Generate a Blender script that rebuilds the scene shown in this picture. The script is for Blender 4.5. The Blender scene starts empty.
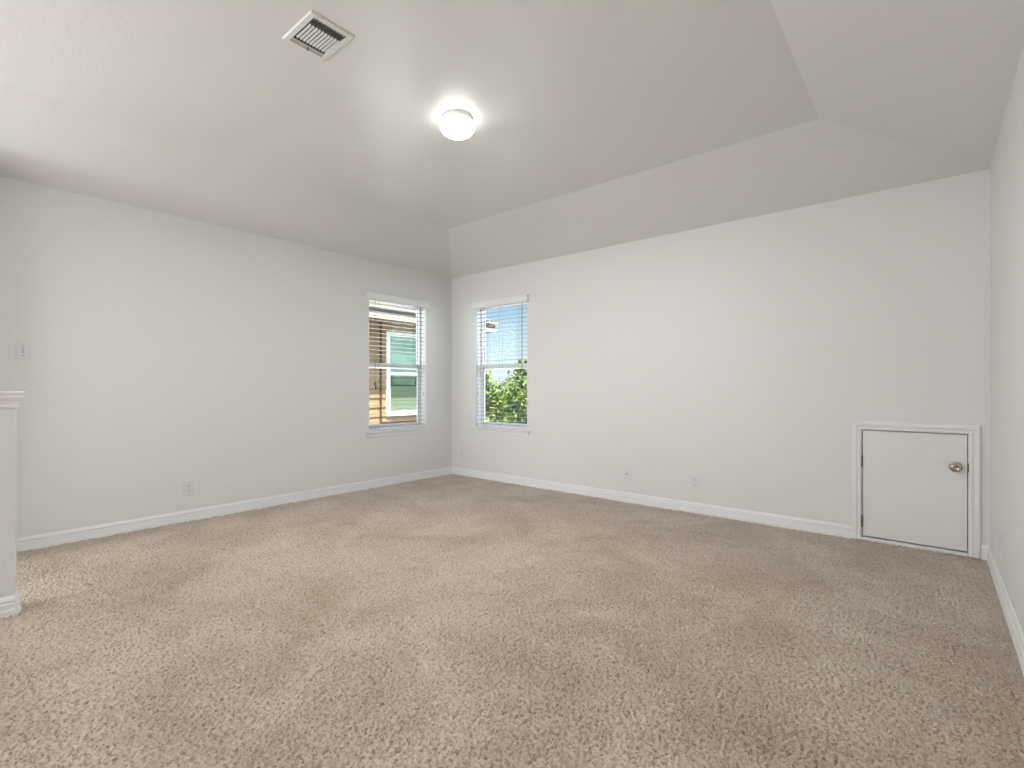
import bpy, bmesh, math, random
import numpy as np
from mathutils import Vector, Matrix
random.seed(7)
PI = math.pi
S = bpy.context.scene
C = S.collection

# ------------------------------------------------------------------ camera
cam = bpy.data.objects.new('camera', bpy.data.cameras.new('camera'))
C.objects.link(cam)
cam.location = (4.60, -4.31, 1.075)
cam.rotation_euler = (math.radians(90), 0, math.radians(40.0))
cam.data.sensor_width = 36
cam.data.lens = 500 / 1024 * 36
cam.data.shift_y = 3.5 / 1024
cam.data.clip_start = 0.02
S.camera = cam

S.view_settings.view_transform = 'Standard'
S.view_settings.look = 'None'
S.view_settings.gamma = 1
S.view_settings.use_curve_mapping = False
S.view_settings.exposure = 0.0

# ------------------------------------------------------------------ sky
W = bpy.data.worlds.new('sky')
S.world = W
W.use_nodes = True
nt = W.node_tree
nt.nodes.clear()
out = nt.nodes.new('ShaderNodeOutputWorld')
bg = nt.nodes.new('ShaderNodeBackground')
tc = nt.nodes.new('ShaderNodeTexCoord')
sp = nt.nodes.new('ShaderNodeSeparateXYZ')
rp = nt.nodes.new('ShaderNodeValToRGB')
nt.links.new(tc.outputs['Generated'], sp.inputs[0])
nt.links.new(sp.outputs['Z'], rp.inputs[0])
nt.links.new(rp.outputs[0], bg.inputs[0])
nt.links.new(bg.outputs[0], out.inputs[0])
e = rp.color_ramp.elements
e[0].position = 0.0; e[0].color = (0.86, 0.97, 1.0, 1)
e[1].position = 1.0; e[1].color = (2.2, 2.5, 2.9, 1)
k = e.new(0.05); k.color = (0.74, 0.93, 1.0, 1)
k = e.new(0.16); k.color = (0.40, 0.68, 0.95, 1)
k = e.new(0.26); k.color = (0.45, 0.70, 0.98, 1)
k = e.new(0.45); k.color = (2.0, 2.3, 2.7, 1)


# ------------------------------------------------------------------ sun, stairwell light and added fill behind the camera
def light(name, typ, loc, rot, energy, color=(1, 1, 1), **kw):
    d = bpy.data.lights.new(name, typ)
    d.energy = energy; d.color = color
    for k_, v in kw.items(): setattr(d, k_, v)
    o = bpy.data.objects.new(name, d)
    o.location = loc; o.rotation_euler = rot
    C.objects.link(o)
    return o
sun_dir = Vector((0.5, -0.25, 1.26)).normalized()      # towards the sun
sun = light('sun', 'SUN', (0, 0, 20), (0, 0, 0), 17, (1.0, 0.93, 0.82), angle=0.01)
sun.rotation_euler = sun_dir.to_track_quat('Z', 'Y').to_euler()
# the rear area light is added to fill the room from behind the camera
LAMP, SKY = 6.5, 1.05
P_REAR, P_STAIR, P_LANDING, P_DISK, P_SIDE_FILL, P_YARD_FILL = 56, 9, 70, 28, 34, 340
light('rear_fill', 'AREA', (2.3, -7.30, 1.45), (math.radians(90), 0, math.radians(-12)), P_REAR, (0.94, 0.95, 0.965),
      shape='RECTANGLE', size=2.8, size_y=1.7)
light('stair_window_daylight', 'AREA', (1.38, -6.0, 1.5), (math.radians(90), 0, math.radians(32)), P_STAIR, (0.94, 0.95, 0.965),
      shape='RECTANGLE', size=0.5, size_y=0.9)

# added area lights outside the two windows, brightening reveals, corner and ceiling
def aim(v): return Vector(v).to_track_quat('-Z', 'Y').to_euler()
light('window_side_fill', 'AREA', (-0.75, -2.05, 1.9), aim((0.62, 1.0, -0.35)), P_SIDE_FILL, (0.90, 0.96, 1.0), shape='RECTANGLE', size=1.2, size_y=1.6)
light('window_side_fill', 'AREA', (2.05, 0.75, 1.9), aim((-1.0, -0.62, -0.35)), P_SIDE_FILL, (0.90, 0.96, 1.0), shape='RECTANGLE', size=1.2, size_y=1.6)
light('yard_fill', 'AREA', (-1.25, 0.95, -0.45), aim((0.75, -0.65, 0.22)), P_YARD_FILL, (0.97, 0.99, 1.0), shape='RECTANGLE', size=2.4, size_y=1.6)  # added glowing panel below window height, in place of light off the yard
light('landing_fill', 'AREA', (0.55, -6.9, 1.25), (math.radians(93), 0, math.radians(-32)), P_LANDING, (0.94, 0.95, 0.965), shape='RECTANGLE', size=0.9, size_y=1.3)  # added fill behind the half wall, aimed towards the right wall

bg.inputs[1].default_value = SKY
# ------------------------------------------------------------------ materials
def mat(name, color, rough=0.5, spec=0.5, metal=0.0, bump=None, vary=None, emit=None, coat=0.0):
    m = bpy.data.materials.new(name); m.use_nodes = True
    t = m.node_tree; p = t.nodes['Principled BSDF']
    p.inputs['Base Color'].default_value = (*color, 1)
    p.inputs['Roughness'].default_value = rough
    p.inputs['Specular IOR Level'].default_value = spec
    p.inputs['Metallic'].default_value = metal
    p.inputs['Coat Weight'].default_value = coat
    tc_ = t.nodes.new('ShaderNodeTexCoord')
    if bump:                                            # [(scale, strength, distance, detail)]
        prev = None
        for sc_, st, di, de in bump:
            n = t.nodes.new('ShaderNodeTexNoise'); n.inputs['Scale'].default_value = sc_; n.inputs['Detail'].default_value = de
            t.links.new(tc_.outputs['Object'], n.inputs['Vector'])
            b = t.nodes.new('ShaderNodeBump'); b.inputs['Strength'].default_value = st; b.inputs['Distance'].default_value = di
            t.links.new(n.outputs[0], b.inputs['Height'])
            if prev: t.links.new(prev.outputs[0], b.inputs['Normal'])
            prev = b
        t.links.new(prev.outputs[0], p.inputs['Normal'])
    if vary:                                            # (scale, other colour, lo, hi)
        n = t.nodes.new('ShaderNodeTexNoise'); n.inputs['Scale'].default_value = vary[0]; n.inputs['Detail'].default_value = 4
        t.links.new(tc_.outputs['Object'], n.inputs['Vector'])
        r = t.nodes.new('ShaderNodeValToRGB')
        r.color_ramp.elements[0].position = vary[2]; r.color_ramp.elements[0].color = (*color, 1)
        r.color_ramp.elements[1].position = vary[3]; r.color_ramp.elements[1].color = (*vary[1], 1)
        t.links.new(n.outputs[0], r.inputs[0]); t.links.new(r.outputs[0], p.inputs['Base Color'])
    if emit:
        p.inputs['Emission Color'].default_value = (*emit[0], 1); p.inputs['Emission Strength'].default_value = emit[1]
    return m

M = {}
M['wall'] = mat('wall_paint', (0.81, 0.81, 0.80), 0.5, 0.35, bump=[(160, 0.10, 0.002, 3), (25, 0.06, 0.004, 2)])
M['ceiling'] = mat('ceiling_paint', (0.80, 0.795, 0.775), 0.32, 0.65, bump=[(85, 0.33, 0.0045, 3)])
M['trim'] = mat('white_semigloss', (0.90, 0.90, 0.905), 0.3, 0.5, bump=[(8, 0.02, 0.002, 2)])
M['door'] = mat('door_paint', (0.86, 0.85, 0.83), 0.35, 0.5, bump=[(60, 0.03, 0.001, 3)])
M['vinyl'] = mat('white_vinyl', (0.90, 0.90, 0.91), 0.3, 0.5, bump=[(30, 0.01, 0.001, 2)])
M['slat'] = mat('blind_slat_backlit', (0.24, 0.25, 0.27), 0.4, 0.5, bump=[(40, 0.03, 0.001, 2)])  # white slats painted grey, their backlit shade put into the colour
M['cord'] = mat('blind_cord', (0.22, 0.21, 0.20), 0.8, 0.2, bump=[(900, 0.3, 0.0005, 1)])
M['tassel'] = mat('dark_tassel', (0.03, 0.025, 0.02), 0.5, 0.5, bump=[(90, 0.05, 0.001, 1)])
M['plate'] = mat('plastic_plate', (0.78, 0.78, 0.79), 0.3, 0.5, bump=[(50, 0.01, 0.001, 1)])
M['slot'] = mat('dark_slot', (0.04, 0.04, 0.04), 0.6, 0.3, bump=[(50, 0.01, 0.001, 1)])
M['nickel'] = mat('satin_nickel', (0.50, 0.46, 0.40), 0.22, 0.5, 1.0, bump=[(300, 0.03, 0.0005, 1)])
M['bronze'] = mat('dull_hinge_metal', (0.30, 0.25, 0.20), 0.4, 0.5, 1.0, bump=[(300, 0.03, 0.0005, 1)])
M['enamel'] = mat('white_enamel', (0.80, 0.79, 0.76), 0.35, 0.5, bump=[(40, 0.02, 0.001, 1)])
M['duct'] = mat('duct_shade', (0.02, 0.02, 0.02), 0.9, 0.1, bump=[(20, 0.1, 0.002, 1)])
M['shade'] = mat('lit_opal_glass', (0.9, 0.9, 0.88), 0.2, 0.5, emit=((1.0, 0.99, 0.97), LAMP), bump=[(20, 0.01, 0.001, 1)])
M['gap'] = mat('attic_dark', (0.02, 0.02, 0.02), 0.9, 0.1, bump=[(20, 0.1, 0.002, 1)])
M['siding'] = mat('brown_siding', (0.31, 0.215, 0.115), 0.7, 0.3, bump=[(40, 0.2, 0.004, 4)], vary=(3, (0.27, 0.185, 0.10), 0.35, 0.65))
M['corner'] = mat('dark_brown_trim', (0.07, 0.035, 0.018), 0.7, 0.3, bump=[(40, 0.2, 0.004, 4)])
M['cream'] = mat('cream_trim', (0.50, 0.42, 0.32), 0.6, 0.3, bump=[(40, 0.1, 0.003, 3)])
M['soffit'] = mat('grey_soffit', (0.10, 0.105, 0.12), 0.7, 0.3, bump=[(40, 0.1, 0.003, 3)])
M['shingle'] = mat('roof_shingle', (0.13, 0.12, 0.11), 0.9, 0.2, bump=[(60, 0.5, 0.01, 4)], vary=(15, (0.2, 0.18, 0.16), 0.4, 0.6))
M['glass_up'] = mat('green_reflection_glass', (0.15, 0.33, 0.25), 0.15, 0.4, bump=[(2.5, 0.05, 0.02, 2)], vary=(5, (0.30, 0.52, 0.42), 0.35, 0.65))  # reflected sky and trees painted as teal green
M['glass_low'] = mat('dark_reflection_glass', (0.010, 0.055, 0.020), 0.25, 0.15, bump=[(2.5, 0.05, 0.02, 2)], vary=(9, (0.02, 0.12, 0.04), 0.35, 0.65))  # dark green reflection painted into the pane's colour
M['refl_pale'] = mat('pale_reflection', (0.14, 0.18, 0.12), 0.6, 0.3, bump=[(80, 0.05, 0.002, 2)])  # paler part of the reflection, painted flat grey-green
M['bark'] = mat('bark', (0.12, 0.08, 0.05), 0.9, 0.2, bump=[(20, 0.6, 0.02, 4)])
M['yard'] = mat('yard_ground', (0.15, 0.16, 0.13), 0.9, 0.2, bump=[(30, 0.2, 0.01, 4)], vary=(2, (0.12, 0.14, 0.09), 0.4, 0.6))
def leafmat(name, a, b):
    m = mat(name, a, 0.55, 0.4, vary=(1.6, b, 0.38, 0.62), bump=[(20, 0.1, 0.01, 2)])
    p = m.node_tree.nodes['Principled BSDF']
    return m
M['leaf'] = leafmat('light_green_leaves', (0.17, 0.235, 0.035), (0.06, 0.13, 0.02))
M['leaf2'] = leafmat('mid_green_leaves', (0.22, 0.23, 0.06), (0.10, 0.16, 0.03))
# window glass: clear, with a faint reflection
g = bpy.data.materials.new('clear_pane'); g.use_nodes = True
t = g.node_tree; t.nodes.clear()
o_ = t.nodes.new('ShaderNodeOutputMaterial'); mx = t.nodes.new('ShaderNodeMixShader')
tr = t.nodes.new('ShaderNodeBsdfTransparent'); gl = t.nodes.new('ShaderNodeBsdfGlossy')
gl.inputs['Roughness'].default_value = 0.02
tr.inputs[0].default_value = (0.97, 0.99, 0.98, 1)
mx.inputs[0].default_value = 0.02; t.links.new(tr.outputs[0], mx.inputs[1]); t.links.new(gl.outputs[0], mx.inputs[2])
t.links.new(mx.outputs[0], o_.inputs[0])
M['pane'] = g
# carpet: flecked beige yarn
def carpet():
    m = bpy.data.materials.new('beige_carpet'); m.use_nodes = True
    t = m.node_tree; p = t.nodes['Principled BSDF']
    p.inputs['Roughness'].default_value = 0.95; p.inputs['Specular IOR Level'].default_value = 0.1
    p.inputs['Sheen Weight'].default_value = 0.25; p.inputs['Sheen Roughness'].default_value = 0.5
    tc = t.nodes.new('ShaderNodeTexCoord')
    v = t.nodes.new('ShaderNodeTexVoronoi'); v.inputs['Scale'].default_value = 175
    n0 = t.nodes.new('ShaderNodeTexNoise'); n0.inputs['Scale'].default_value = 90; n0.inputs['Detail'].default_value = 2
    t.links.new(tc.outputs['Object'], n0.inputs['Vector'])
    t.links.new(tc.outputs['Object'], v.inputs['Vector'])
    s = t.nodes.new('ShaderNodeSeparateColor'); t.links.new(v.outputs['Color'], s.inputs[0])
    r = t.nodes.new('ShaderNodeValToRGB'); t.links.new(s.outputs[0], r.inputs[0])
    el = r.color_ramp.elements
    el[0].position = 0.0; el[0].color = (0.33, 0.25, 0.18, 1)
    el[1].position = 1.0; el[1].color = (0.66, 0.58, 0.485, 1)
    a = el.new(0.16); a.color = (0.47, 0.385, 0.30, 1)
    a = el.new(0.24); a.color = (0.58, 0.495, 0.40, 1)
    # trodden and brushed patches
    n1 = t.nodes.new('ShaderNodeTexNoise'); n1.inputs['Scale'].default_value = 2.2; n1.inputs['Detail'].default_value = 5; n1.inputs['Roughness'].default_value = 0.6
    n1.inputs['Distortion'].default_value = 0.6
    t.links.new(tc.outputs['Object'], n1.inputs['Vector'])
    r1 = t.nodes.new('ShaderNodeValToRGB'); t.links.new(n1.outputs[0], r1.inputs[0])
    r1.color_ramp.elements[0].position = 0.33; r1.color_ramp.elements[0].color = (0.78, 0.75, 0.71, 1)
    r1.color_ramp.elements[1].position = 0.62; r1.color_ramp.elements[1].color = (1, 1, 1, 1)
    mul = t.nodes.new('ShaderNodeMix'); mul.data_type = 'RGBA'; mul.blend_type = 'MULTIPLY'; mul.inputs[0].default_value = 1
    t.links.new(r.outputs[0], mul.inputs[6]); t.links.new(r1.outputs[0], mul.inputs[7])
    t.links.new(mul.outputs[2], p.inputs['Base Color'])
    b = t.nodes.new('ShaderNodeBump'); b.inputs['Strength'].default_value = 0.5; b.inputs['Distance'].default_value = 0.003
    n2 = t.nodes.new('ShaderNodeTexNoise'); n2.inputs['Scale'].default_value = 330; n2.inputs['Detail'].default_value = 3
    t.links.new(tc.outputs['Object'], n2.inputs['Vector']); t.links.new(n2.outputs[0], b.inputs['Height'])
    t.links.new(b.outputs[0], p.inputs['Normal'])
    return m
M['carpet'] = carpet()

# ------------------------------------------------------------------ mesh helpers
def box(bm, lo, hi):
    x0, y0, z0 = lo; x1, y1, z1 = hi
    vs = [bm.verts.new(p) for p in ((x0,y0,z0),(x1,y0,z0),(x1,y1,z0),(x0,y1,z0),(x0,y0,z1),(x1,y0,z1),(x1,y1,z1),(x0,y1,z1))]
    for f in ((0,3,2,1),(4,5,6,7),(0,1,5,4),(1,2,6,5),(2,3,7,6),(3,0,4,7)):
        bm.faces.new([vs[i] for i in f])
    return vs
def lathe(bm, prof, seg=32, M4=Matrix(), caps=True):     # prof [(r, h)] around +Z
    rings = []
    for r, h in prof:
        rings.append([bm.verts.new(M4 @ Vector((r*math.cos(2*PI*i/seg), r*math.sin(2*PI*i/seg), h))) for i in range(seg)])
    for a, b in zip(rings, rings[1:]):
        for i in range(seg):
            bm.faces.new((a[i], a[(i+1) % seg], b[(i+1) % seg], b[i]))
    if caps:
        bm.faces.new(list(reversed(rings[0]))); bm.faces.new(rings[-1])
def sweep(bm, prof, path, closed=False):
    """prof [(u, v)]: u sideways, v up in each frame; path [(origin, u_axis, v_axis)]: mitred stations."""
    rings = [[bm.verts.new(o + u*ua + v*va) for u, v in prof] for o, ua, va in path]
    n = len(prof)
    for a, b in zip(rings, rings[1:]):
        for i in range(n):
            bm.faces.new((a[i], a[(i+1) % n], b[(i+1) % n], b[i]))
    bm.faces.new(list(reversed(rings[0]))); bm.faces.new(rings[-1])
def obj(name, bm, m, parent=None, smooth=False, bevel=0.0, seg=2):
    bmesh.ops.recalc_face_normals(bm, faces=bm.faces)
    me = bpy.data.meshes.new(name); bm.to_mesh(me); bm.free()
    me.materials.append(m)
    o = bpy.data.objects.new(name, me); C.objects.link(o)
    if smooth:
        for p in me.polygons: p.use_smooth = True
    if bevel:
        b = o.modifiers.new('bevel', 'BEVEL'); b.width = bevel; b.segments = seg; b.limit_method = 'ANGLE'; b.angle_limit = math.radians(40)
    if parent: o.parent = parent
    return o
def B(name, lo, hi, m, parent=None, bevel=0.0):
    bm = bmesh.new(); box(bm, lo, hi)
    return obj(name, bm, m, parent, bevel=bevel)
def struct(o): o['kind'] = 'structure'; return o
def tag(o, label, cat, group=None):
    o['label'] = label; o['category'] = cat
    if group: o['group'] = group
    return o
def empty(name, loc=(0, 0, 0), rz=0.0):
    o = bpy.data.objects.new(name, None); C.objects.link(o); o.location = loc; o.rotation_euler = (0, 0, rz); o.empty_display_size = 0.05
    return o
def copy_tree(o, parent=None):
    c = o.copy(); C.objects.link(c)
    if parent: c.parent = parent
    for ch in [x for x in S.objects if x.parent == o]: copy_tree(ch, c)
    return c

# ------------------------------------------------------------------ room dimensions
RX, YB, H, HF, D = 4.88, -7.4, 2.44, 2.70, 0.80
T = 0.14
# window openings (along the wall, sill height, head height)
W1 = (-1.204, -0.412, 0.60, 2.07)      # in the left wall, Y range
W2 = (0.412, 1.204, 0.60, 2.07)        # in the far wall, X range
DR = (4.190, 4.790, 0.0, 0.800)        # rough opening of the attic door, X range

# ------------------------------------------------------------------ floor: tufted carpet
def graded(a, b, fa, n_fn):
    xs = [a]
    while xs[-1] < b: xs.append(xs[-1] + n_fn(xs[-1]))
    xs[-1] = b
    return np.array(xs)
def make_floor():
    rng = np.random.default_rng(3)
    xs = graded(-0.02, RX + 0.02, 0, lambda x: 0.0045 if x > 1.2 else 0.008)
    ys = graded(YB, 0.12, 0, lambda y: 0.05 if y < -4.5 else (0.0045 if y < -2.2 else (0.006 if y < -1.2 else 0.009)))
    X, Y = np.meshgrid(xs, ys)
    cell = 0.0105
    nx, ny = int((RX + 0.2) / cell) + 4, int((0.3 - YB) / cell) + 4
    jx, jy = rng.random((ny, nx)), rng.random((ny, nx)); hh = rng.random((ny, nx))
    gx, gy = (X + 0.05) / cell + 1, (Y - YB + 0.01) / cell + 1
    ix, iy = gx.astype(int), gy.astype(int)
    z = np.full(X.shape, 0.0)
    for dy in (-1, 0, 1):
        for dx in (-1, 0, 1):
            cx, cy = np.clip(ix + dx, 0, nx - 1), np.clip(iy + dy, 0, ny - 1)
            d2 = (gx - cx - jx[cy, cx])**2 + (gy - cy - jy[cy, cx])**2
            z = np.maximum(z, (0.45 + 0.55 * hh[cy, cx]) * np.clip(1 - d2 / 0.55, 0, 1) ** 0.55)
    z = -0.014 + 0.017 * z + 0.002 * (rng.random(X.shape) - 0.5)
    z += 0.0022 * np.sin(X * 3.1 + 1.3 * np.sin(Y * 2.3)) * np.sin(Y * 2.7 + 1.1 * np.sin(X * 1.9))
    h, w = X.shape
    me = bpy.data.meshes.new('floor')
    co = np.stack([X, Y, z], -1).reshape(-1, 3).astype(np.float32)
    me.vertices.add(h * w); me.vertices.foreach_set('co', co.ravel())
    i = np.arange((h - 1) * (w - 1)); r, c = i // (w - 1), i % (w - 1); a = r * w + c
    q = np.stack([a, a + 1, a + w + 1, a + w], -1).astype(np.int32)
    n = len(q)
    me.loops.add(4 * n); me.loops.foreach_set('vertex_index', q.ravel())
    me.polygons.add(n); me.polygons.foreach_set('loop_start', (np.arange(n) * 4).astype(np.int32))
    try: me.polygons.foreach_set('loop_total', np.full(n, 4, np.int32))
    except Exception: pass
    me.polygons.foreach_set('use_smooth', np.ones(n, bool))
    me.update(); me.validate()
    me.materials.append(M['carpet'])
    o = bpy.data.objects.new('floor', me); C.objects.link(o)
    return struct(o)
make_floor()

# ------------------------------------------------------------------ walls
bm = bmesh.new()      # left wall, window opening
box(bm, (-T, YB, -0.05), (0, W1[0], H)); box(bm, (-T, W1[1], -0.05), (0, T, H))
box(bm, (-T, W1[0], -0.05), (0, W1[1], W1[2])); box(bm, (-T, W1[0], W1[3]), (0, W1[1], H))
struct(obj('wall_left', bm, M['wall']))
bm = bmesh.new()      # far wall, window and attic door openings
box(bm, (0, 0, -0.05), (W2[0], T, H)); box(bm, (W2[1], 0, -0.05), (DR[0], T, H))
box(bm, (W2[0], 0, -0.05), (W2[1], T, W2[2])); box(bm, (W2[0], 0, W2[3]), (W2[1], T, H))
box(bm, (DR[0], 0, DR[3]), (DR[1], T, H)); box(bm, (DR[1], 0, -0.05), (RX, T, H))
struct(obj('wall_far', bm, M['wall']))
struct(B('wall_right', (RX, YB, -0.05), (RX + T, T, H), M['wall']))
struct(B('wall_rear', (-T, YB - T, -0.05), (RX + T, YB, H), M['wall']))
# short wall closing the stairwell, out of frame to the left
struct(B('wall_stair', (0, -4.35, -0.05), (0.30, -4.23, 2.55), M['wall'], bevel=0.008))
# vaulted ceiling: flat middle, slopes down to every wall
bm = bmesh.new()
def ring(x0, y0, x1, y1, z): return [bm.verts.new(p) for p in ((x0, y0, z), (x1, y0, z), (x1, y1, z), (x0, y1, z))]
r0 = ring(-T, YB - T, RX + T, T, H + 0.001); r1 = ring(0, YB, RX, 0, H); r2 = ring(D, YB + D, RX - D, -D, HF)
for a, b in ((r0, r1), (r1, r2)):
    for i in range(4): bm.faces.new((a[i], a[(i+1) % 4], b[(i+1) % 4], b[i]))
bm.faces.new(r2)
struct(obj('ceiling', bm, M['ceiling']))

# ------------------------------------------------------------------ baseboards (ogee-topped)
BP = [(0, -0.01), (0.0165, -0.01), (0.0165, 0.020), (0.0135, 0.024), (0.0135, 0.050), (0.011, 0.053), (0.0045, 0.0545), (0.0045, 0.058), (0.0100, 0.060), (0.0105, 0.066), (0.0085, 0.073), (0.0045, 0.083), (0.003, 0.085), (0, 0.085)]
Z = Vector((0, 0, 1))
def baseboard(name, stations, parent=None):
    bm = bmesh.new()
    sweep(bm, BP, [(Vector(o), Vector(u), Z) for o, u in stations])
    return obj(name, bm, M['trim'], parent)
struct(baseboard('baseboard_left', [((0, YB, 0), (1, 0, 0)), ((0, 0, 0), (1, -1, 0))]))
struct(baseboard('baseboard_far', [((0, 0, 0), (1, -1, 0)), ((4.164, 0, 0), (0, -1, 0))]))
struct(baseboard('baseboard_right', [((4.838, 0, 0), (0, -1, 0)), ((RX, 0, 0), (-1, -1, 0)), ((RX, YB, 0), (-1, 0, 0))]))

# ------------------------------------------------------------------ half wall beside the stairs
hx0, hx1, hy = 1.133, 1.249, -4.000
bm = bmesh.new()
pts = []
r = 0.018
def arc(cx, cy, a0, a1, n=6): return [(cx + r*math.cos(a0 + (a1-a0)*i/n), cy + r*math.sin(a0 + (a1-a0)*i/n)) for i in range(n + 1)]
pts = [(hx0, YB), (hx1, YB)] + arc(hx1 - r, hy - r, 0, PI/2) + arc(hx0 + r, hy - r, PI/2, PI)
bot = [bm.verts.new((x, y, -0.02)) for x, y in pts]; top = [bm.verts.new((x, y, 1.00)) for x, y in pts]
for i in range(len(pts)):
    j = (i+1) % len(pts); bm.faces.new((bot[i], bot[j], top[j], top[i]))
bm.faces.new(bot); bm.faces.new(top)
hw = obj('wall_half', bm, M['wall']); struct(hw)
bm = bmesh.new(); box(bm, (hx0 - 0.03, YB, 1.0425), (hx1 + 0.026, hy + 0.026, 1.057))
obj('cap_board', bm, M['trim'], hw, bevel=0.003)
CP = [(0, 0.978), (0.004, 0.978), (0.007, 0.984), (0.0075, 0.996), (0.011, 1.003), (0.0115, 1.010), (0.017, 1.017), (0.022, 1.028), (0.023, 1.0425), (0, 1.0425)]
bm = bmesh.new()
sweep(bm, CP, [(Vector((hx1, YB, 0)), Vector((1, 0, 0)), Z), (Vector((hx1, hy, 0)), Vector((1, 1, 0)), Z), (Vector((hx0, hy, 0)), Vector((-1, 1, 0)), Z), (Vector((hx0, YB, 0)), Vector((-1, 0, 0)), Z)])
obj('cap_moulding', bm, M['trim'], hw)
baseboard('baseboard', [((hx1, YB, 0), (1, 0, 0)), ((hx1, hy - 0.008, 0), (1, 0, 0)), ((hx1 - 0.008, hy, 0), (0, 1, 0)), ((hx0, hy, 0), (-1, 1, 0)), ((hx0, YB, 0), (-1, 0, 0))], hw)

# ------------------------------------------------------------------ windows, built for an opening from x = 0 to w in a wall facing -Y, then placed
def make_window(name, loc, rz, w, z0, z1, blind_label, cord_side):
    h = z1 - z0
    root = empty(name, loc, rz); struct(root)
    fw, y0, y1 = 0.034, 0.088, 0.138
    bm = bmesh.new()
    box(bm, (0, y0, 0), (fw, y1, h)); box(bm, (w - fw, y0, 0), (w, y1, h)); box(bm, (fw, y0, 0), (w - fw, y1, fw)); box(bm, (fw, y0, h - fw), (w - fw, y1, h))
    obj('window_frame', bm, M['vinyl'], root, bevel=0.003)
    mid = h * 0.505 - 0.038
    def sash(n, a, b, ya, yb, s=0.018, top=0.018, bot=0.018):
        bm = bmesh.new()
        box(bm, (fw, ya, a), (fw + s, yb, b)); box(bm, (w - fw - s, ya, a), (w - fw, yb, b))
        box(bm, (fw + s, ya, a), (w - fw - s, yb, a + bot)); box(bm, (fw + s, ya, b - top), (w - fw - s, yb, b))
        so = obj(n, bm, M['vinyl'], root, bevel=0.002)
        B('pane', (fw + s, (ya + yb)/2 - 0.002, a + bot), (w - fw - s, (ya + yb)/2 + 0.002, b - top), M['pane'], so)
        return so
    sash('upper_sash', mid - 0.015, h - fw, 0.116, 0.134, bot=0.05, s=0.012)
    lo = sash('lower_sash', fw, mid + 0.045, 0.094, 0.112, top=0.055, s=0.020, bot=0.03)
    B('sash_lock', (w/2 - 0.025, 0.080, mid + 0.030), (w/2 + 0.025, 0.094, mid + 0.045), M['vinyl'], lo, 0.003)
    # white drywall returns lining the opening
    bm = bmesh.new()
    e_ = 0.004
    box(bm, (0, 0.0, 0), (e_, y0, h)); box(bm, (w - e_, 0.0, 0), (w, y0, h)); box(bm, (e_, 0.0, h - e_), (w - e_, y0, h))
    obj('reveal', bm, M['trim'], root)
    bm = bmesh.new()
    box(bm, (-0.042, -0.034, -0.014), (w + 0.042, 0.0, 0.006)); box(bm, (0.0, 0.0, -0.004), (w, y0, 0.006))
    obj('window_sill', bm, M['trim'], root, bevel=0.003)
    ap = [(0, 0), (0.006, 0), (0.010, 0.008), (0.011, 0.034), (0.015, 0.046), (0, 0.046)]
    bm = bmesh.new()
    sweep(bm, ap, [(Vector((-0.026, 0, -0.060)), Vector((0, -1, 0)), Z), (Vector((w + 0.026, 0, -0.060)), Vector((0, -1, 0)), Z)])
    obj('apron', bm, M['trim'], root)
    # the blind is a thing of its own
    bl = empty('window_blind', loc, rz); tag(bl, blind_label, 'blind', 'open white horizontal blinds in the two windows')
    # valance with returned ends, in front of the wall
    bm = bmesh.new()
    vz0, vz1 = h - 0.055, h + 0.022
    vp = [(0, vz0), (0.006, vz0), (0.008, vz0 + 0.012), (0.006, vz0 + 0.02), (0.006, vz1 - 0.018), (0.012, vz1 - 0.006), (0.012, vz1), (0, vz1)]
    A, Bx, dep = -0.016, w + 0.016, 0.045
    sweep(bm, vp, [(Vector((A, 0, 0)), Vector((-1, 0, 0)), Z), (Vector((A, -dep + 0.012, 0)), Vector((-1, -1, 0)), Z),
                   (Vector((Bx, -dep + 0.012, 0)), Vector((1, -1, 0)), Z), (Vector((Bx, 0, 0)), Vector((1, 0, 0)), Z)])
    box(bm, (A, -dep + 0.012, vz1 - 0.004), (Bx, 0, vz1))
    obj('valance', bm, M['trim'], bl)
    B('headrail', (0.012, 0.012, h - 0.048), (w - 0.012, 0.062, h - 0.008), M['vinyl'], bl, 0.003)
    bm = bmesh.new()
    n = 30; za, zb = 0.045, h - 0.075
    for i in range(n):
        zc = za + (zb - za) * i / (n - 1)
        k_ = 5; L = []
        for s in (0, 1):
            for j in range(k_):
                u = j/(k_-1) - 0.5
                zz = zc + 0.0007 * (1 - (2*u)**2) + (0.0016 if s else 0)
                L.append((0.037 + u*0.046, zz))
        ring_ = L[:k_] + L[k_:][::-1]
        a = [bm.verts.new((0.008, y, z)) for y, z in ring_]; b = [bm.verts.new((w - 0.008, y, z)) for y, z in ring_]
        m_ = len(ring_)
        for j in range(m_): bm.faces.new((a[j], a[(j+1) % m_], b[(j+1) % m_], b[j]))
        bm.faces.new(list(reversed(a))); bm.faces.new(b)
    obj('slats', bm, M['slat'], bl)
    B('bottom_rail', (0.008, 0.012, 0.008), (w - 0.008, 0.062, 0.024), M['vinyl'], bl, 0.003)
    for lx in (0.13, 0.37, w - 0.13):
        for yy in (0.010, 0.064):
            bm = bmesh.new(); lathe(bm, [(0.0012, 0.018), (0.0012, h - 0.04)], 6, Matrix.Translation((lx, yy, 0)))
            obj('ladder_cord', bm, M['cord'], bl)
    cx = 0.075 if cord_side < 0 else w - 0.085
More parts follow.
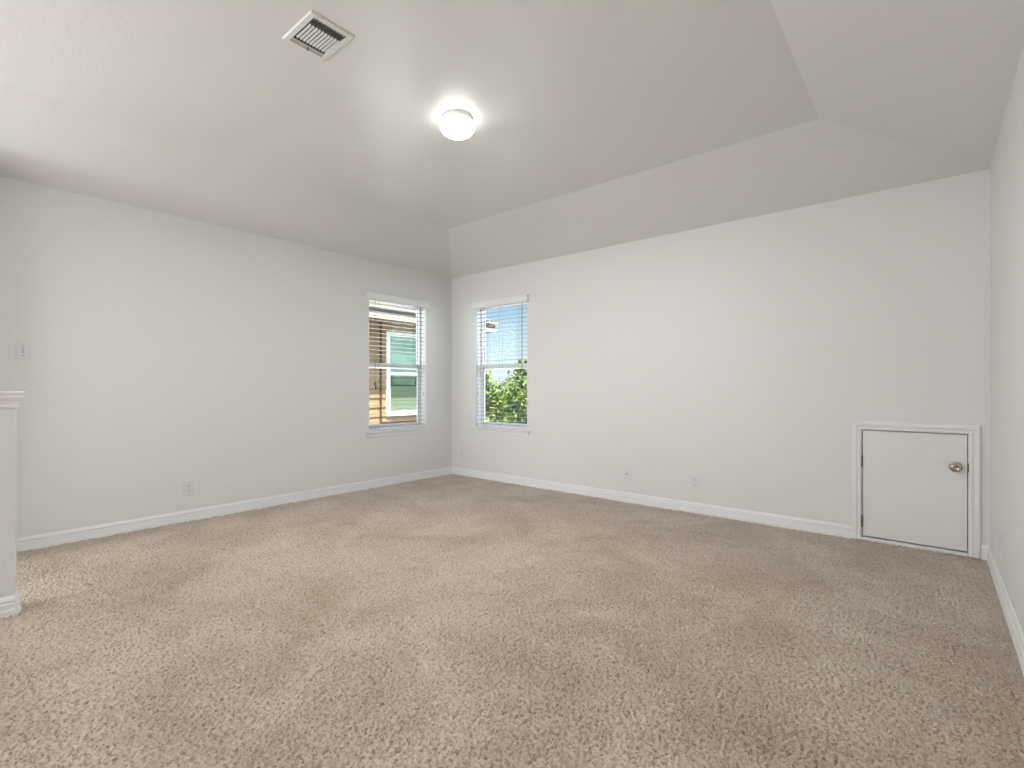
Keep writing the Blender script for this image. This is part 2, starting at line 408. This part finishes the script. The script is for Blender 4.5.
    for dx, zz in ((0, 0.36 * h), (0.012, 0.335 * h)):
        bm = bmesh.new(); lathe(bm, [(0.0015, zz), (0.0015, h - 0.05)], 6, Matrix.Translation((cx + dx, 0.004, 0)))
        c_ = obj('lift_cord', bm, M['cord'], bl)
        bm = bmesh.new(); lathe(bm, [(0.006, zz - 0.034), (0.009, zz - 0.031), (0.0085, zz - 0.012), (0.004, zz), (0.002, zz + 0.004)], 12, Matrix.Translation((cx + dx, 0.0, 0)))
        obj('tassel', bm, M['tassel'], c_, smooth=True)
    return root
def cleat(loc, rot):
    o = B('hold_down_clip', (-0.004, -0.007, -0.014), (0.004, 0.007, 0.014), M['nickel'], None, 0.002)
    return o
ww = W1[1] - W1[0]
# left wall faces +X: local x -> +Y, local -y -> +X
w1 = make_window('window_1', (0, W1[0], W1[2]), PI/2, ww, 0, W1[3] - W1[2],
    'open white slatted blind in the left-hand window, over the view of the brown house', -1)
w2 = make_window('window_2', (W2[0], 0, W2[2]), 0, ww, 0, W2[3] - W2[2],
    'open white slatted blind in the right-hand window, over the view of sky and trees', 1)
for w_ in (w1, w2):
    px = ww - 0.0065 if w_ is w1 else 0.0065
    o = B('latch', (px - 0.0025, 0.040, 0.27 * 1.47 - 0.012), (px + 0.0025, 0.050, 0.27 * 1.47 + 0.012), M['nickel'], w_, 0.001)

# ------------------------------------------------------------------ attic access door
dr = empty('door_1', (0, 0, 0)); struct(dr)
dx0, dx1, dz1 = 4.224, 4.776, 0.774
bm = bmesh.new()       # jamb
box(bm, (DR[0], 0.0, 0), (dx0 - 0.003, 0.11, DR[3])); box(bm, (dx1 + 0.003, 0.0, 0), (DR[1], 0.11, DR[3])); box(bm, (dx0 - 0.003, 0.0, dz1 + 0.003), (dx1 + 0.003, 0.11, DR[3]))
obj('jamb', bm, M['trim'], dr)
KP = [(0.0, 0.0), (0.0, 0.009), (0.006, 0.012), (0.014, 0.012), (0.017, 0.006), (0.021, 0.006), (0.027, 0.0150), (0.044, 0.0165), (0.052, 0.013), (0.055, 0.0)]
bm = bmesh.new()       # mitred casing: u outward from the opening, v out of the wall
i0, i1, it = 4.217, 4.783, 0.781
mY = Vector((0, -1, 0))
sweep(bm, KP, [(Vector((i0, 0, 0)), Vector((-1, 0, 0)), mY), (Vector((i0, 0, it)), Vector((-1, 0, 1)), mY), (Vector((i1, 0, it)), Vector((1, 0, 1)), mY), (Vector((i1, 0, 0)), Vector((1, 0, 0)), mY)])
obj('casing', bm, M['trim'], dr)
B('threshold', (dx0 - 0.003, -0.004, -0.006), (dx1 + 0.003, 0.11, 0.018), M['trim'], dr, 0.002)
B('leaf', (dx0 + 0.001, 0.006, 0.027), (dx1 - 0.001, 0.041, dz1 - 0.002), M['door'], dr, 0.0015)
B('backing', (DR[0], 0.115, -0.01), (DR[1], 0.125, DR[3]), M['gap'], dr)
for zc in (0.553, 0.130):
    bm = bmesh.new(); lathe(bm, [(0.003, -0.042), (0.0058, -0.040), (0.0058, 0.040), (0.003, 0.042)], 14, Matrix.Translation((dx0 - 0.002, -0.001, zc)))
    box(bm, (dx0 - 0.014, -0.0005, zc - 0.038), (dx0 + 0.003, 0.004, zc + 0.038))
    o = obj('hinge', bm, M['bronze'], dr)
Rk = Matrix.Rotation(PI/2, 4, 'X')
bm = bmesh.new(); lathe(bm, [(0.034, 0), (0.034, 0.003), (0.030, 0.007), (0.014, 0.009), (0.012, 0.030)], 32, Matrix.Translation((4.719, 0.005, 0.563)) @ Rk)
kb = obj('rosette', bm, M['nickel'], dr, smooth=True)
kp = [(0.012, 0.026), (0.020, 0.031), (0.027, 0.040), (0.0285, 0.048), (0.026, 0.055), (0.020, 0.059), (0.012, 0.058), (0.010, 0.0555), (0.004, 0.0555)]
bm = bmesh.new(); lathe(bm, kp, 32, Matrix.Translation((4.719, 0.005, 0.563)) @ Rk)
obj('knob', bm, M['nickel'], dr, smooth=True)
B('strike_plate', (dx1 + 0.0005, -0.0005, 0.563 - 0.028), (dx1 + 0.008, 0.004, 0.563 + 0.028), M['bronze'], dr, 0.001)

# ------------------------------------------------------------------ wall plates, built facing -Y at the origin
def plate_mesh(w=0.074, h=0.122, t=0.005):
    bm = bmesh.new()
    a = [bm.verts.new(p) for p in ((-w/2, 0, -h/2), (w/2, 0, -h/2), (w/2, 0, h/2), (-w/2, 0, h/2))]
    c = 0.004
    m_ = [bm.verts.new(p) for p in ((-w/2, -t*0.5, -h/2), (w/2, -t*0.5, -h/2), (w/2, -t*0.5, h/2), (-w/2, -t*0.5, h/2))]
    b = [bm.verts.new(p) for p in ((-w/2+c, -t, -h/2+c), (w/2-c, -t, -h/2+c), (w/2-c, -t, h/2-c), (-w/2+c, -t, h/2-c))]
    for p, q in ((a, m_), (m_, b)):
        for i in range(4): bm.faces.new((p[i], p[(i+1) % 4], q[(i+1) % 4], q[i]))
    bm.faces.new(a); bm.faces.new(b)
    return bm
def screw(parent, z, m='plate'):
    bm = bmesh.new(); lathe(bm, [(0.0035, 0), (0.0030, 0.0012)], 12, Matrix.Translation((0, -0.005, z)) @ Rk)
    obj('screw', bm, M[m], parent)
def make_outlet():
    r_ = empty('wall_outlet')
    obj('cover_plate', plate_mesh(), M['plate'], r_)
    for z in (0.0195, -0.0195):
        bm = bmesh.new()
        ps = [(0.0165*math.cos(a), 0.0165*math.sin(a)) for a in [2*PI*i/28 for i in range(28)]]
        ps = [(x, max(-0.0135, min(0.0135, y))) for x, y in ps]
        f0 = [bm.verts.new((x, -0.0045, y + z)) for x, y in ps]; f1 = [bm.verts.new((x, -0.0072, y + z)) for x, y in ps]
        for i in range(28): bm.faces.new((f0[i], f0[(i+1) % 28], f1[(i+1) % 28], f1[i]))
        bm.faces.new(f1)
        rc = obj('receptacle', bm, M['plate'], r_)
        bm = bmesh.new()
        box(bm, (-0.0075, -0.0076, z - 0.0015), (-0.0050, -0.0070, z + 0.0075)); box(bm, (0.0050, -0.0076, z - 0.0005), (0.0072, -0.0070, z + 0.0070))
        lathe(bm, [(0.0028, 0), (0.0028, 0.0006)], 12, Matrix.Translation((0, -0.0070, z - 0.0075)) @ Rk)
        obj('slot', bm, M['slot'], rc)
    screw(r_, 0)
    return r_
PG = 'white duplex outlets low on the walls'
o1 = make_outlet()
o1.location = (0.0, -2.893, 0.262); o1.rotation_euler = (0, 0, PI/2)
tag(o1, 'white duplex outlet low on the left wall, between half wall and window', 'outlet', PG)
for x, y, rz, lab in ((0.186, 0.0, 0, 'white duplex outlet on the far wall beside the room corner, left of the sky window'),
                      (3.040, 0.0, 0, 'white duplex outlet on the far wall, nearest to the small attic door'),
                      (RX, -0.68, -PI/2, 'white duplex outlet on the right wall, seen nearly edge-on beside the attic door')):
    o = copy_tree(o1); o.location = (x, y, 0.262 if x < RX else 0.25); o.rotation_euler = (0, 0, rz); tag(o, lab, 'outlet', PG)
jk = empty('cable_jack', (2.400, 0.0, 0.258)); tag(jk, 'white wall plate with one small cable jack, midway along the far wall', 'wall plate')
obj('cover_plate', plate_mesh(), M['plate'], jk)
bm = bmesh.new(); lathe(bm, [(0.0065, 0), (0.0065, 0.003), (0.0045, 0.004), (0.0045, 0.011)], 16, Matrix.Translation((0, -0.005, 0.004)) @ Rk)
obj('connector', bm, M['slot'], jk)
screw(jk, 0.042); screw(jk, -0.042)
sw = empty('light_switch', (0.0, -3.855, 1.318), PI/2); tag(sw, 'white toggle light switch on the left wall above the half wall', 'light switch')
obj('cover_plate', plate_mesh(0.072, 0.118), M['plate'], sw)
bm = bmesh.new(); vs = box(bm, (-0.0045, -0.017, -0.004), (0.0045, -0.004, 0.009))
for v in vs:
    if v.co.y < -0.01: v.co.z = v.co.z * 0.7 - 0.006
obj('toggle', bm, M['plate'], sw, bevel=0.001)
B('toggle_slot', (-0.0052, -0.0055, -0.012), (0.0052, -0.0048, 0.012), M['slot'], sw)
screw(sw, 0.030, 'bronze'); screw(sw, -0.030, 'bronze')

# ------------------------------------------------------------------ ceiling light
cl = empty('ceiling_light', (2.413, -2.215, HF)); tag(cl, 'lit round white flush ceiling light with a glowing glass dome', 'ceiling light')
Fl = Matrix.Rotation(PI, 4, 'X')
bm = bmesh.new(); lathe(bm, [(0.092, 0), (0.094, 0.022), (0.091, 0.030), (0.086, 0.034), (0.084, 0.036)], 48, Fl)
pan = obj('base_pan', bm, M['enamel'], cl, smooth=True)
for a in (0.6, 2.7, 4.8):
    bm = bmesh.new(); lathe(bm, [(0.003, 0.0), (0.004, 0.002), (0.004, 0.006)], 10, Matrix.Rotation(a, 4, 'Z') @ Matrix.Translation((0.092, 0, -0.018)) @ Matrix.Rotation(PI/2, 4, 'Y'))
    obj('thumbscrew', bm, M['enamel'], pan)
bm = bmesh.new(); lathe(bm, [(0.080, 0.030), (0.096, 0.034), (0.103, 0.044), (0.104, 0.056), (0.100, 0.074), (0.088, 0.090), (0.068, 0.102), (0.040, 0.109), (0.012, 0.111)], 48, Fl)
obj('glass_dome', bm, M['shade'], cl, smooth=True)

lb = light('bulb_downlight', 'AREA', (0, 0, -0.114), (0, 0, 0), P_DISK, (0.95, 0.97, 1.0), shape='DISK', size=0.17); lb.parent = cl
# ------------------------------------------------------------------ ceiling vent: three-way register
vx0, vx1, vy0, vy1 = 2.290, 2.558, -3.218, -3.006
cv = empty('ceiling_vent', ((vx0+vx1)/2, (vy0+vy1)/2, HF)); tag(cv, 'white rectangular ceiling air register with angled louvres', 'air vent')
hx, hy_ = (vx1-vx0)/2, (vy1-vy0)/2
FP = [(0, 0), (0.0, -0.003), (-0.004, -0.008), (-0.022, -0.011), (-0.026, -0.009), (-0.026, 0)]
bm = bmesh.new()
cor = [(-hx, -hy_, -1, -1), (hx, -hy_, 1, -1), (hx, hy_, 1, 1), (-hx, hy_, -1, 1)]
rings = [[bm.verts.new((x + u*sx, y + u*sy, v)) for u, v in FP] for x, y, sx, sy in cor]
for i in range(4):
    a, b = rings[i], rings[(i+1) % 4]
    for j in range(len(FP)): bm.faces.new((a[j], a[(j+1) % len(FP)], b[(j+1) % len(FP)], b[j]))
obj('frame', bm, M['enamel'], cv)
B('throat_shade_plate', (-hx + 0.027, -hy_ + 0.027, -0.0012), (hx - 0.027, hy_ - 0.027, -0.0004), M['duct'], cv)  # no hole cut: a black plate paints the darkness inside the duct
def vane(p0, p1, tilt, wd=0.013):      # a thin blade from p0 to p1 (xy), leaning sideways
    bm = bmesh.new()
    d = (Vector((*p1, 0)) - Vector((*p0, 0))).normalized(); n = Vector((-d.y, d.x, 0))
    dirv = n * math.sin(tilt) + Vector((0, 0, -1)) * math.cos(tilt); nn = dirv.cross(d)
    a = [Vector((*p0, -0.0014)), Vector((*p1, -0.0014))]
    vs = []
    for p in a:
        for s, q in ((0, -1), (0, 1), (1, 1), (1, -1)):
            vs.append(bm.verts.new(p + dirv*(wd*s) + nn*(0.0006*q)))
    for i in range(4): bm.faces.new((vs[i], vs[(i+1) % 4], vs[4+(i+1) % 4], vs[4+i]))
    bm.faces.new(vs[:4]); bm.faces.new(vs[4:])
    return bm
ex, ey = hx - 0.028, hy_ - 0.028
n = 10
for i in range(n):
    y = -ey + 0.008 + (2*ey - 0.016) * i / (n - 1)
    obj('louvre', vane((-ex + 0.034, y), (ex - 0.050, y), math.radians(38), 0.0105), M['enamel'], cv)
for x in (ex - 0.044, ex - 0.030, ex - 0.016):
    obj('louvre', vane((x, -ey), (x, ey), math.radians(-50), 0.011), M['enamel'], cv)
for x in (-ex + 0.002, -ex + 0.015):
    obj('louvre', vane((x, -ey), (x, ey), math.radians(50), 0.014), M['enamel'], cv)
for k_ in range(9):
    y = -ey + 0.010 + (2*ey - 0.02) * k_ / 8
    obj('damper_tab', vane((ex - 0.014, y), (ex - 0.002, y), 0, 0.006), M['enamel'], cv)
bm = bmesh.new(); box(bm, (-ex + 0.004, -0.003, -0.020), (-ex + 0.008, 0.003, -0.009))
obj('damper_lever', bm, M['nickel'], cv)

# ------------------------------------------------------------------ outside: the house next door
HX = -2.90
hs = empty('house', (HX, 0, -3.2)); tag(hs, 'brown lap-sided house with cream eaves, seen through the left-hand window', 'house')
HB = -3.2
def loc(o):        # children in world coordinates, moved into the house's frame
    o.location = (-HX, 0, 3.2); return o
y0h, y1h, zt = -6.5, 3.05, 2.23
# siding: real lapped courses, with a hole for the window
NW = (1.10, 2.30, 0.56, 2.08)
bm = bmesh.new()
c_h = 0.165; zc = HB
while zc < zt - 0.001:
    z2 = min([zc + c_h, zt] + [q for q in (NW[2], NW[3]) if zc + 0.001 < q < zc + c_h])
    segs = [(y0h, y1h)]
    if z2 > NW[2] and zc < NW[3]: segs = [(y0h, NW[0]), (NW[1], y1h)]
    for a, b in segs:
        vs = [bm.verts.new(p) for p in ((HX + 0.024, a, zc), (HX + 0.004, a, z2), (HX - 0.05, a, z2), (HX - 0.05, a, zc),
                                        (HX + 0.024, b, zc), (HX + 0.004, b, z2), (HX - 0.05, b, z2), (HX - 0.05, b, zc))]
        for f in ((0,1,2,3), (7,6,5,4), (0,4,5,1), (1,5,6,2), (2,6,7,3), (3,7,4,0)): bm.faces.new([vs[i] for i in f])
    zc = z2
box(bm, (HX - 6.0, y1h - 0.05, HB), (HX - 0.05, y1h, zt)); box(bm, (HX - 6.0, y0h, HB), (HX - 0.05, y0h + 0.05, zt)); box(bm, (HX - 6.0, y0h + 0.05, HB), (HX - 5.95, y1h - 0.05, zt))
loc(obj('siding', bm, M['siding'], hs))
loc(B('corner_board', (HX - 0.02, 0.965, HB), (HX + 0.032, 1.00, zt), M['corner'], hs))
loc(B('corner_board', (HX + 0.024, y1h - 0.10, HB), (HX + 0.045, y1h + 0.02, zt), M['cream'], hs))
loc(B('dark_band', (HX + 0.024, 1.00, 0.375), (HX + 0.034, y1h - 0.1, 0.465), M['corner'], hs))  # dark brown band across the wall below the window
loc(B('cream_band', (HX + 0.024, 1.00, 0.33), (HX + 0.050, y1h - 0.1, 0.375), M['cream'], hs))  # thin cream band under the dark one
loc(B('soffit', (HX - 6.3, y0h - 0.35, zt), (HX + 0.50, y1h + 0.42, zt + 0.012), M['siding'], hs))
def edge(name, a_, b_, o0, o1, m):      # a band around the eave's two visible sides
    bm = bmesh.new()
    box(bm, (HX + 0.50, y0h - 0.35, zt + a_), (HX + 0.50 + o1, y1h + 0.42 + o1, zt + b_)); box(bm, (HX - 6.3, y1h + 0.42, zt + a_), (HX + 0.50, y1h + 0.42 + o1, zt + b_))
    loc(obj(name, bm, m, hs))
edge('fascia', -0.012, 0.070, 0, 0.022, M['cream'])
edge('gutter', 0.070, 0.165, 0, 0.012, M['soffit'])
edge('drip_edge', 0.165, 0.220, 0, 0.050, M['cream'])
bm = bmesh.new()   # hipped roof
vs = [bm.verts.new(p) for p in ((HX + 0.56, y0h - 0.4, zt + 0.22), (HX + 0.56, y1h + 0.47, zt + 0.22), (HX - 6.35, y1h + 0.47, zt + 0.22), (HX - 6.35, y0h - 0.4, zt + 0.22), (HX - 2.9, y0h + 3.1, zt + 1.35), (HX - 2.9, y1h - 3.0, zt + 1.35))]
for f in ((0, 1, 5, 4), (1, 2, 5), (2, 3, 4, 5), (3, 0, 4), (3, 2, 1, 0)): bm.faces.new([vs[i] for i in f])
loc(obj('roof', bm, M['shingle'], hs))
# its window
a, b, c, d = NW
bm = bmesh.new(); f = 0.075
box(bm, (HX - 0.03, a, c), (HX + 0.045, a + f, d)); box(bm, (HX - 0.03, b - f, c), (HX + 0.045, b, d))
box(bm, (HX - 0.03, a + f, c), (HX + 0.055, b - f, c + f)); box(bm, (HX - 0.03, a + f, d - f), (HX + 0.045, b - f, d))
mz = 1.30
box(bm, (HX - 0.03, a + f, mz), (HX + 0.03, b - f, mz + 0.055))
nf = loc(obj('window', bm, M['vinyl'], hs, bevel=0.004))
def sub(o): o.location = (0, 0, 0); return o
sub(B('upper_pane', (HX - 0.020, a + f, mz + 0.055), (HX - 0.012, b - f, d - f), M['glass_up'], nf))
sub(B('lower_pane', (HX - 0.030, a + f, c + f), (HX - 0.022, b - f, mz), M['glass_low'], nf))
sub(B('reflection_panel', (HX - 0.012, a + f, c + f), (HX - 0.008, b - f, 1.10), M['refl_pale'], nf))  # pale panel painting the reflection in the lower pane

gb = B('ground', (-60, -30, -3.5), (40, 90, -3.2), M['yard']); struct(gb)

# ------------------------------------------------------------------ trees beyond the far wall
def crown_mesh(name, seed, R=2.4, n=15000, m='leaf'):
    rng = np.random.default_rng(seed)
    cl_ = rng.normal(size=(55, 3)); cl_ /= np.linalg.norm(cl_, axis=1)[:, None]
    cl_ *= (R * (0.35 + 0.65 * rng.random(55)**0.5))[:, None]; cl_[:, 2] *= 0.72
    k_ = rng.integers(0, 55, n)
    rad = 0.30 + 0.35 * rng.random(55)
    p = rng.normal(size=(n, 3)); p /= np.linalg.norm(p, axis=1)[:, None]
    c = cl_[k_] + p * (rad[k_] * rng.random(n)**0.4)[:, None]
    nrm = rng.normal(size=(n, 3)) + p * 0.8 + np.array([0, 0, 0.6]); nrm /= np.linalg.norm(nrm, axis=1)[:, None]
    u = np.cross(nrm, rng.normal(size=(n, 3))); u /= np.linalg.norm(u, axis=1)[:, None]
    v = np.cross(nrm, u)
    L = (0.055 + 0.04 * rng.random(n))[:, None]; Wd = L * 0.45
    q = np.stack([c - u*L, c + v*Wd, c + u*L, c - v*Wd], 1)
    me = bpy.data.meshes.new(name)
    me.from_pydata(q.reshape(-1, 3).tolist(), [], (np.arange(4*n).reshape(-1, 4)).tolist())
    me.materials.append(M[m])
    return me
crownA, crownB = crown_mesh('crown', 1, m='leaf'), crown_mesh('crown', 2, m='leaf2')
def trunk_bm(h, R):
    bm = bmesh.new()
    lathe(bm, [(0.17, 0), (0.13, h*0.3), (0.10, h*0.7), (0.04, h)], 10)
    for i in range(7):
        a = i * 2.4; z = h * (0.45 + 0.07*i); L = R * 0.75
        d = Vector((math.cos(a), math.sin(a), 0.7)).normalized()
        lathe(bm, [(0.05, 0), (0.015, L)], 7, Matrix.Translation((0, 0, z)) @ d.to_track_quat('Z', 'Y').to_matrix().to_4x4())
    return bm
def tree(x, y, zc, s, cm, label, rz):
    root = empty('tree', (x, y, -3.2), rz); tag(root, label, 'tree', 'leafy green trees outside the right-hand window')
    o = bpy.data.objects.new('crown', cm); C.objects.link(o); o.parent = root; o.location = (0, 0, zc + 3.2); o.scale = (s, s, s)
    obj('trunk', trunk_bm(zc + 3.2 + s*0.6, 2.4*s), M['bark'], root)
def at(px, t_):     # room position at a picture column and a depth from the camera's place
    a_ = (px - 512) / 500
    return 4.6 + t_*(0.766*a_ - 0.643), -4.31 + t_*(0.643*a_ + 0.766)
x, y = at(519, 14.5); tree(x, y, -0.03, 1.05, crownA, 'bright green leafy tree rising highest at the right of the sky window', 0.3)
x, y = at(488, 21.5); tree(x, y, -0.40, 1.0, crownB, 'yellow-green leafy tree at the lower left of the sky window view', 1.4)
x, y = at(506, 28.0); tree(x, y, -0.25, 1.15, crownA, 'green tree farther off, between the two nearer trees', 2.6)
